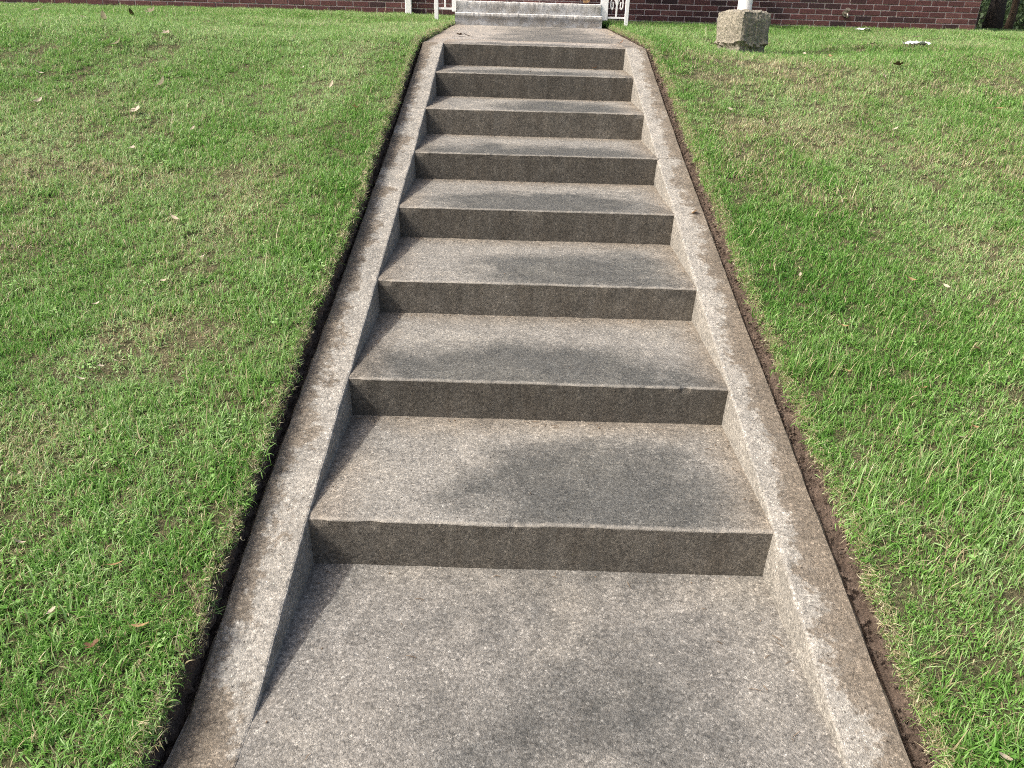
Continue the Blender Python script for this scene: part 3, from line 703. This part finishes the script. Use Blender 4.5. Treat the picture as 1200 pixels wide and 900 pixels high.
tree(22.6, 38, 8, .15, (2.3, 3.8), 4000, .14, 'distant pale green tree at the right edge, behind the slender tree', M['bark'], M['foliage2'], 0, .7, 22, 'distant trees')

# ------------------------------------------------------------------ fallen leaves and litter
def leaf_mesh(kind, seed):
    r = random.Random(seed)
    if kind == 'lobed':
        out = []
        for k in range(30):
            a = k / 30 * 6.283; rr = .032 * (.55 + .45 * abs(math.cos(a * 2.5)) ** .8) * r.uniform(.88, 1.1); out.append((rr * math.cos(a), rr * math.sin(a)))
    else:
        out = []
        for k in range(16):
            a = k / 16 * 6.283; out.append((.034 * math.cos(a) * (1 + .12 * math.cos(2 * a)), .015 * math.sin(a) * r.uniform(.85, 1.15)))
    cu, cv = r.uniform(6, 16), r.uniform(8, 30); tw = r.uniform(-4, 4)
    f = lambda x, y: cu * x * x + cv * y * y * (1 if kind != 'lobed' else .6) + tw * x * y + .004
    bm = bmesh.new(); rings = []
    for s in (1, .6, .25): rings.append([bm.verts.new((x * s, y * s, f(x * s, y * s))) for x, y in out])
    for A, B in zip(rings, rings[1:]):
        for k in range(len(A)): bm.faces.new((A[k], A[(k + 1) % len(A)], B[(k + 1) % len(A)], B[k]))
    bm.faces.new(rings[-1])
    tube_bm(bm, [(.03, 0, f(.03, 0)), (.045, .002, f(.03, 0) + .004), (.06, .006, f(.03, 0) + .003)], [.0012, .001, .0008], 5)
    return bm_mesh('leaf', bm, True)
LM = {}
for kd in ('oval', 'lobed'):
    for mt in ('leaf_pale', 'leaf_tan', 'leaf_dark', 'leaf_brown'):
        for k in range(3): me = leaf_mesh(kd, k * 7 + len(LM)); me.materials.append(M[mt]); LM[kd, mt, k] = me
def leaf(x, y, kind, mat, size, label, group=None, z=None, up=.03):
    o = bpy.data.objects.new('leaf', LM[kind, 'leaf_' + mat, random.randrange(3)]); COL.objects.link(o)
    zz = float(lawn_h(x, y)) + up if z is None else z
    o.location = (x, y, zz); o.rotation_euler = (random.gauss(0, .3), random.gauss(0, .3), random.uniform(0, 6.28)); o.scale = (size * .85,) * 3
    tag(o, label, 'leaf', group); return o
GL, GR = 'dry leaves scattered on the lawn left of the stairs', 'dry leaves scattered on the lawn right of the stairs'
USED = set()
def where(x, y, k, m, s):
    n = sum(y > q + .001 for q in YS); st = ('beside lower walk', 'level with lowest step', 'level with second step', 'level with third step', 'level with fourth step', 'level with fifth step', 'level with sixth step', 'level with seventh step', 'beside upper landing')[n]
    d = abs(x) - .85; far = 'close to' if d < .35 else 'not far from' if d < .8 else 'well away from' if d < 1.7 else 'far from'
    side = 'left' if x < 0 else 'right'
    for sz in (('tiny ' if s < .55 else 'small ' if s < .95 else 'large '), 'narrow ', 'curled ', 'folded '):
        lab = f"{sz}{m} {'ragged' if k == 'lobed' else 'oval'} leaf, {side} lawn, {st}, {far} stairs"
        if lab not in USED: break
    USED.add(lab); return lab
for x, y, k, m, s in ((-4.69, 6.21, 'lobed', 'pale', 1.6), (-3.40, 4.55, 'oval', 'pale', 1.1), (-3.27, 4.6, 'oval', 'pale', 1.6), (-2.64, 4.2, 'lobed', 'pale', 1.2), (-2.86, 3.9, 'oval', 'pale', 1.3),
                      (-2.89, 2.88, 'oval', 'pale', .9), (-1.53, 3.61, 'oval', 'pale', .6), (-1.26, 3.25, 'oval', 'pale', .8), (-1.79, 3.52, 'oval', 'pale', .6), (-2.12, 2.32, 'oval', 'pale', 1.),
                      (-1.62, 1.58, 'oval', 'pale', .8), (-1.39, 1.24, 'oval', 'pale', .6), (-1.47, 1.07, 'oval', 'pale', .5), (-1.67, .9, 'oval', 'pale', .5), (-1.45, .57, 'oval', 'pale', .6), (-1.49, .54, 'lobed', 'pale', .45),
                      (-1.52, .47, 'oval', 'pale', .5), (-1.38, -.19, 'oval', 'pale', .45), (-1.2, -.38, 'oval', 'pale', .4), (-2.5, 2.0, 'oval', 'pale', .7), (-3.1, 3.3, 'oval', 'pale', .8), (-1.9, 2.6, 'oval', 'pale', .6)):
    leaf(x, y, k, m, s, where(x, y, k, m, s), GL)
for x, y, k, m, s in ((2.4, 3.9, 'oval', 'pale', .9), (2.23, 5.07, 'oval', 'pale', 1.), (2.22, 4.45, 'oval', 'tan', .9), (1.53, 1.23, 'oval', 'tan', .6), (1.66, 1.19, 'oval', 'pale', .55), (1.155, .9, 'oval', 'tan', .5),
                      (1.31, .56, 'oval', 'tan', .45), (1.34, .33, 'oval', 'pale', .5), (1.08, 1.25, 'oval', 'pale', .45), (1.08, .64, 'oval', 'tan', .4), (4.17, 7.3, 'oval', 'pale', 1.6), (2.9, 3.3, 'oval', 'tan', .8), (2.1, 2.9, 'oval', 'pale', .7)):
    leaf(x, y, k, m, s, where(x, y, k, m, s), GR)
leaf(-3.45, 5.85, 'lobed', 'pale', 1.9, 'upright curled pale leaf high on the lawn near the wall, beside a dark leaf', GL, up=.05)
leaf(-3.6, 5.8, 'oval', 'dark', 1.3, 'small dark leaf touching a curled pale leaf high on the lawn', GL)
leaf(-2.317, 3.26, 'oval', 'pale', 1.25, 'long pale leaf alone in the middle of the upper lawn left of the stairs', GL)
leaf(-2.287, 2.8, 'lobed', 'pale', 1.2, 'star-shaped pale leaf with dark underside left of the stairs', GL)
leaf(-2.30, 2.82, 'lobed', 'dark', .9, 'dark leaf tucked under the star-shaped pale leaf', GL, up=.025)
leaf(-1.047, 2.86, 'lobed', 'tan', .8, 'reddish tan leaf on the grass close to the stairs, left of the sixth step', GL)
leaf(-1.10, -.25, 'oval', 'tan', .6, 'tan curled leaf on the grass left of the lowest step', GL)
leaf(-.966, -.42, 'oval', 'tan', .65, 'light tan leaf on the grass close to the foot of the left curb', GL)
leaf(-1.054, -.47, 'lobed', 'brown', .75, 'dark brown pointed leaf on the grass at the lower left', GL)
leaf(2.995, 5.62, 'oval', 'dark', 1.1, 'dark leaf on the upper lawn left of the crumpled paper', GR)
leaf(2.586, 5.15, 'oval', 'dark', 1., 'small dark leaf on the lawn right of the concrete pier', GR)
leaf(2.59, 4.14, 'lobed', 'dark', 1.4, 'dark spiky leaf standing on the lawn below the crumpled paper', GR, up=.04)
leaf(1.159, 3.05, 'lobed', 'pale', .7, 'pale leaf in a dry patch close to the stairs, below the concrete pier', GR)
leaf(1.82, 2.35, 'oval', 'dark', .8, 'single dark leaf on the lawn midway down the right slope', GR)
leaf(1.596, .79, 'lobed', 'brown', .5, 'brown leaf on the grass at the right edge of the lawn', GR)
leaf(1.399, .38, 'oval', 'tan', .6, 'orange-tan leaf beside a paler one on the lower right lawn', GR)
leaf(.985, -.66, 'oval', 'pale', .6, 'pale leaf in the grass at the lower right corner', GR)
GS = 'leaves lying on the stairs and landing'
leaf(.77, 1.92, 'lobed', 'tan', .75, 'curled tan leaf lying on the right curb of the stairs', GS, curb_z(1.92) + .008)
leaf(.45, 4.325, 'lobed', 'brown', .95, 'brown crumpled leaf at the foot of the top riser', GS, 1.142)
leaf(-.62, 5.25, 'lobed', 'dark', 1.2, 'dark crumpled leaf at the left side of the upper landing', GS, walk_z(5.25) + .008)
leaf(-.56, 5.22, 'oval', 'dark', 1.1, 'dark folded leaf beside another on the left of the upper landing', GS, walk_z(5.22) + .006)
leaf(.70, 5.75, 'lobed', 'pale', 1.1, 'pale curled leaf at the right edge of the upper landing', GS, walk_z(5.75) + .01)
leaf(.68, 4.75, 'oval', 'brown', .9, 'brown leaf near the top of the right curb on the landing', GS, walk_z(4.75) + .008)
leaf(.62, 7.85, 'lobed', 'tan', 1.6, 'pinkish tan leaf on top of the porch steps', GS, 1.63)
def paper(x, y, s, lab, seed):
    bm = bmesh.new(); bmesh.ops.create_grid(bm, x_segments=14, y_segments=10, size=1)
    for v in bm.verts:
        n1 = fbm(v.co.x * 1.6 + seed, v.co.y * 1.6, seed, 4); v.co = Vector((v.co.x * .14 + .02 * fbm(v.co.y * 2, seed), v.co.y * .09 + .02 * fbm(v.co.x * 2, seed + 3), .028 + .035 * n1)) * s
    o = link('paper', bm_mesh('paper', bm), M['paper']); o.location = (x, y, float(lawn_h(x, y)) + .02); o.rotation_euler.z = random.uniform(0, 3)
    o.modifiers.new('thickness', 'SOLIDIFY').thickness = .001
    tag(o, lab, 'paper', 'litter on the lawn')
paper(3.40, 5.66, .72, 'crumpled white paper on the upper lawn, the larger of two', 2.); paper(4.08, 8.6, .55, 'small white scrap of paper on the grass near the brick wall', 9.)
# loose crumbs of soil in the edged trenches
def crumbs():
    r = random.Random(3); bm = bmesh.new()
    for _ in range(1500):
        s = 1 if r.random() < .75 else -1; y = r.uniform(-1.5, PORCH_Y); e = CR if s > 0 else CL; tf = float(turf_R(y) if s > 0 else turf_L(y)); f = r.random()
        x = e + (tf - e) * (-.15 + 1.1 * f); zc = curb_z(y) if YTIP < y < YS[-1] else walk_z(y); z = zc - (.014 if s > 0 else .05) + (.006 if s > 0 else 0) + (.012 * f if s > 0 else 0)
        if f < .14: z = zc + .002
        q = r.uniform(.002, .0075) * (.5 if f < .14 else 1); g = bmesh.ops.create_icosphere(bm, subdivisions=1, radius=q)
        for v in g['verts']: v.co = Vector((v.co.x * r.uniform(.6, 1.2) + x, v.co.y * r.uniform(.6, 1.2) + y, v.co.z * r.uniform(.5, 1) + z))
    tag(link('soil_crumbs', bm_mesh('soil_crumbs', bm), M['soil']), 'loose brown soil crumbs along the edged borders of the stairs', 'soil', kind='stuff')
crumbs()
# twigs, straw and grit gathered in the corners of the treads
def debris():
    r = random.Random(12); bm = bmesh.new()
    def ground(x, y):
        if y < 0: return walk_z(y)
        i = max(k for k in range(8) if YS[k] <= y + 1e-6)
        if i == 7: return walk_z(y)
        return ZN[i] + (ZB[i + 1] - ZN[i]) * (y - YS[i]) / (YS[i + 1] - YS[i])
    for _ in range(420):
        i = r.randrange(8); back = YS[i]; m = r.random()
        if m < .55: x = r.uniform(-HW + .02, HW - .02); y = back - .012 - abs(r.gauss(0, .025))
        elif m < .9: x = r.choice((-1, 1)) * (HW - .012 - abs(r.gauss(0, .03))); y = back - r.uniform(.02, .5)
        else: x = r.uniform(-HW + .05, HW - .05); y = back - r.uniform(.05, .55)
        if i == 0 and r.random() < .3: y -= r.uniform(0, .7)
        z = ground(x, y) + .002; k = r.random()
        if k < .45:
            a = r.uniform(0, 6.28); L = r.uniform(.006, .03); d = Vector((math.cos(a), math.sin(a), 0)) * L; p = Vector((x, y, z + .0015))
            if abs(x + d.x) < HW - .005 and y + d.y < back - .004: tube_bm(bm, [p, p + d * .5 + Vector((r.uniform(-.003, .003), r.uniform(-.003, .003), .002)), p + d], [.0009, .001, .0006], 4)
        else:
            q = r.uniform(.001, .0035); g = bmesh.ops.create_icosphere(bm, subdivisions=1, radius=q)
            for v in g['verts']: v.co = Vector((v.co.x * r.uniform(.6, 1.3) + x, v.co.y * r.uniform(.6, 1.3) + y, v.co.z * r.uniform(.5, 1) + z))
    tag(link('debris', bm_mesh('debris', bm), M['litter']), 'fine twigs and grit in the corners of the stair treads', 'debris', kind='stuff')
M['litter'] = plain('twig_and_grit', (.2, .15, .105), .9, .6, 35, .4, .2, 0, 200)
debris()
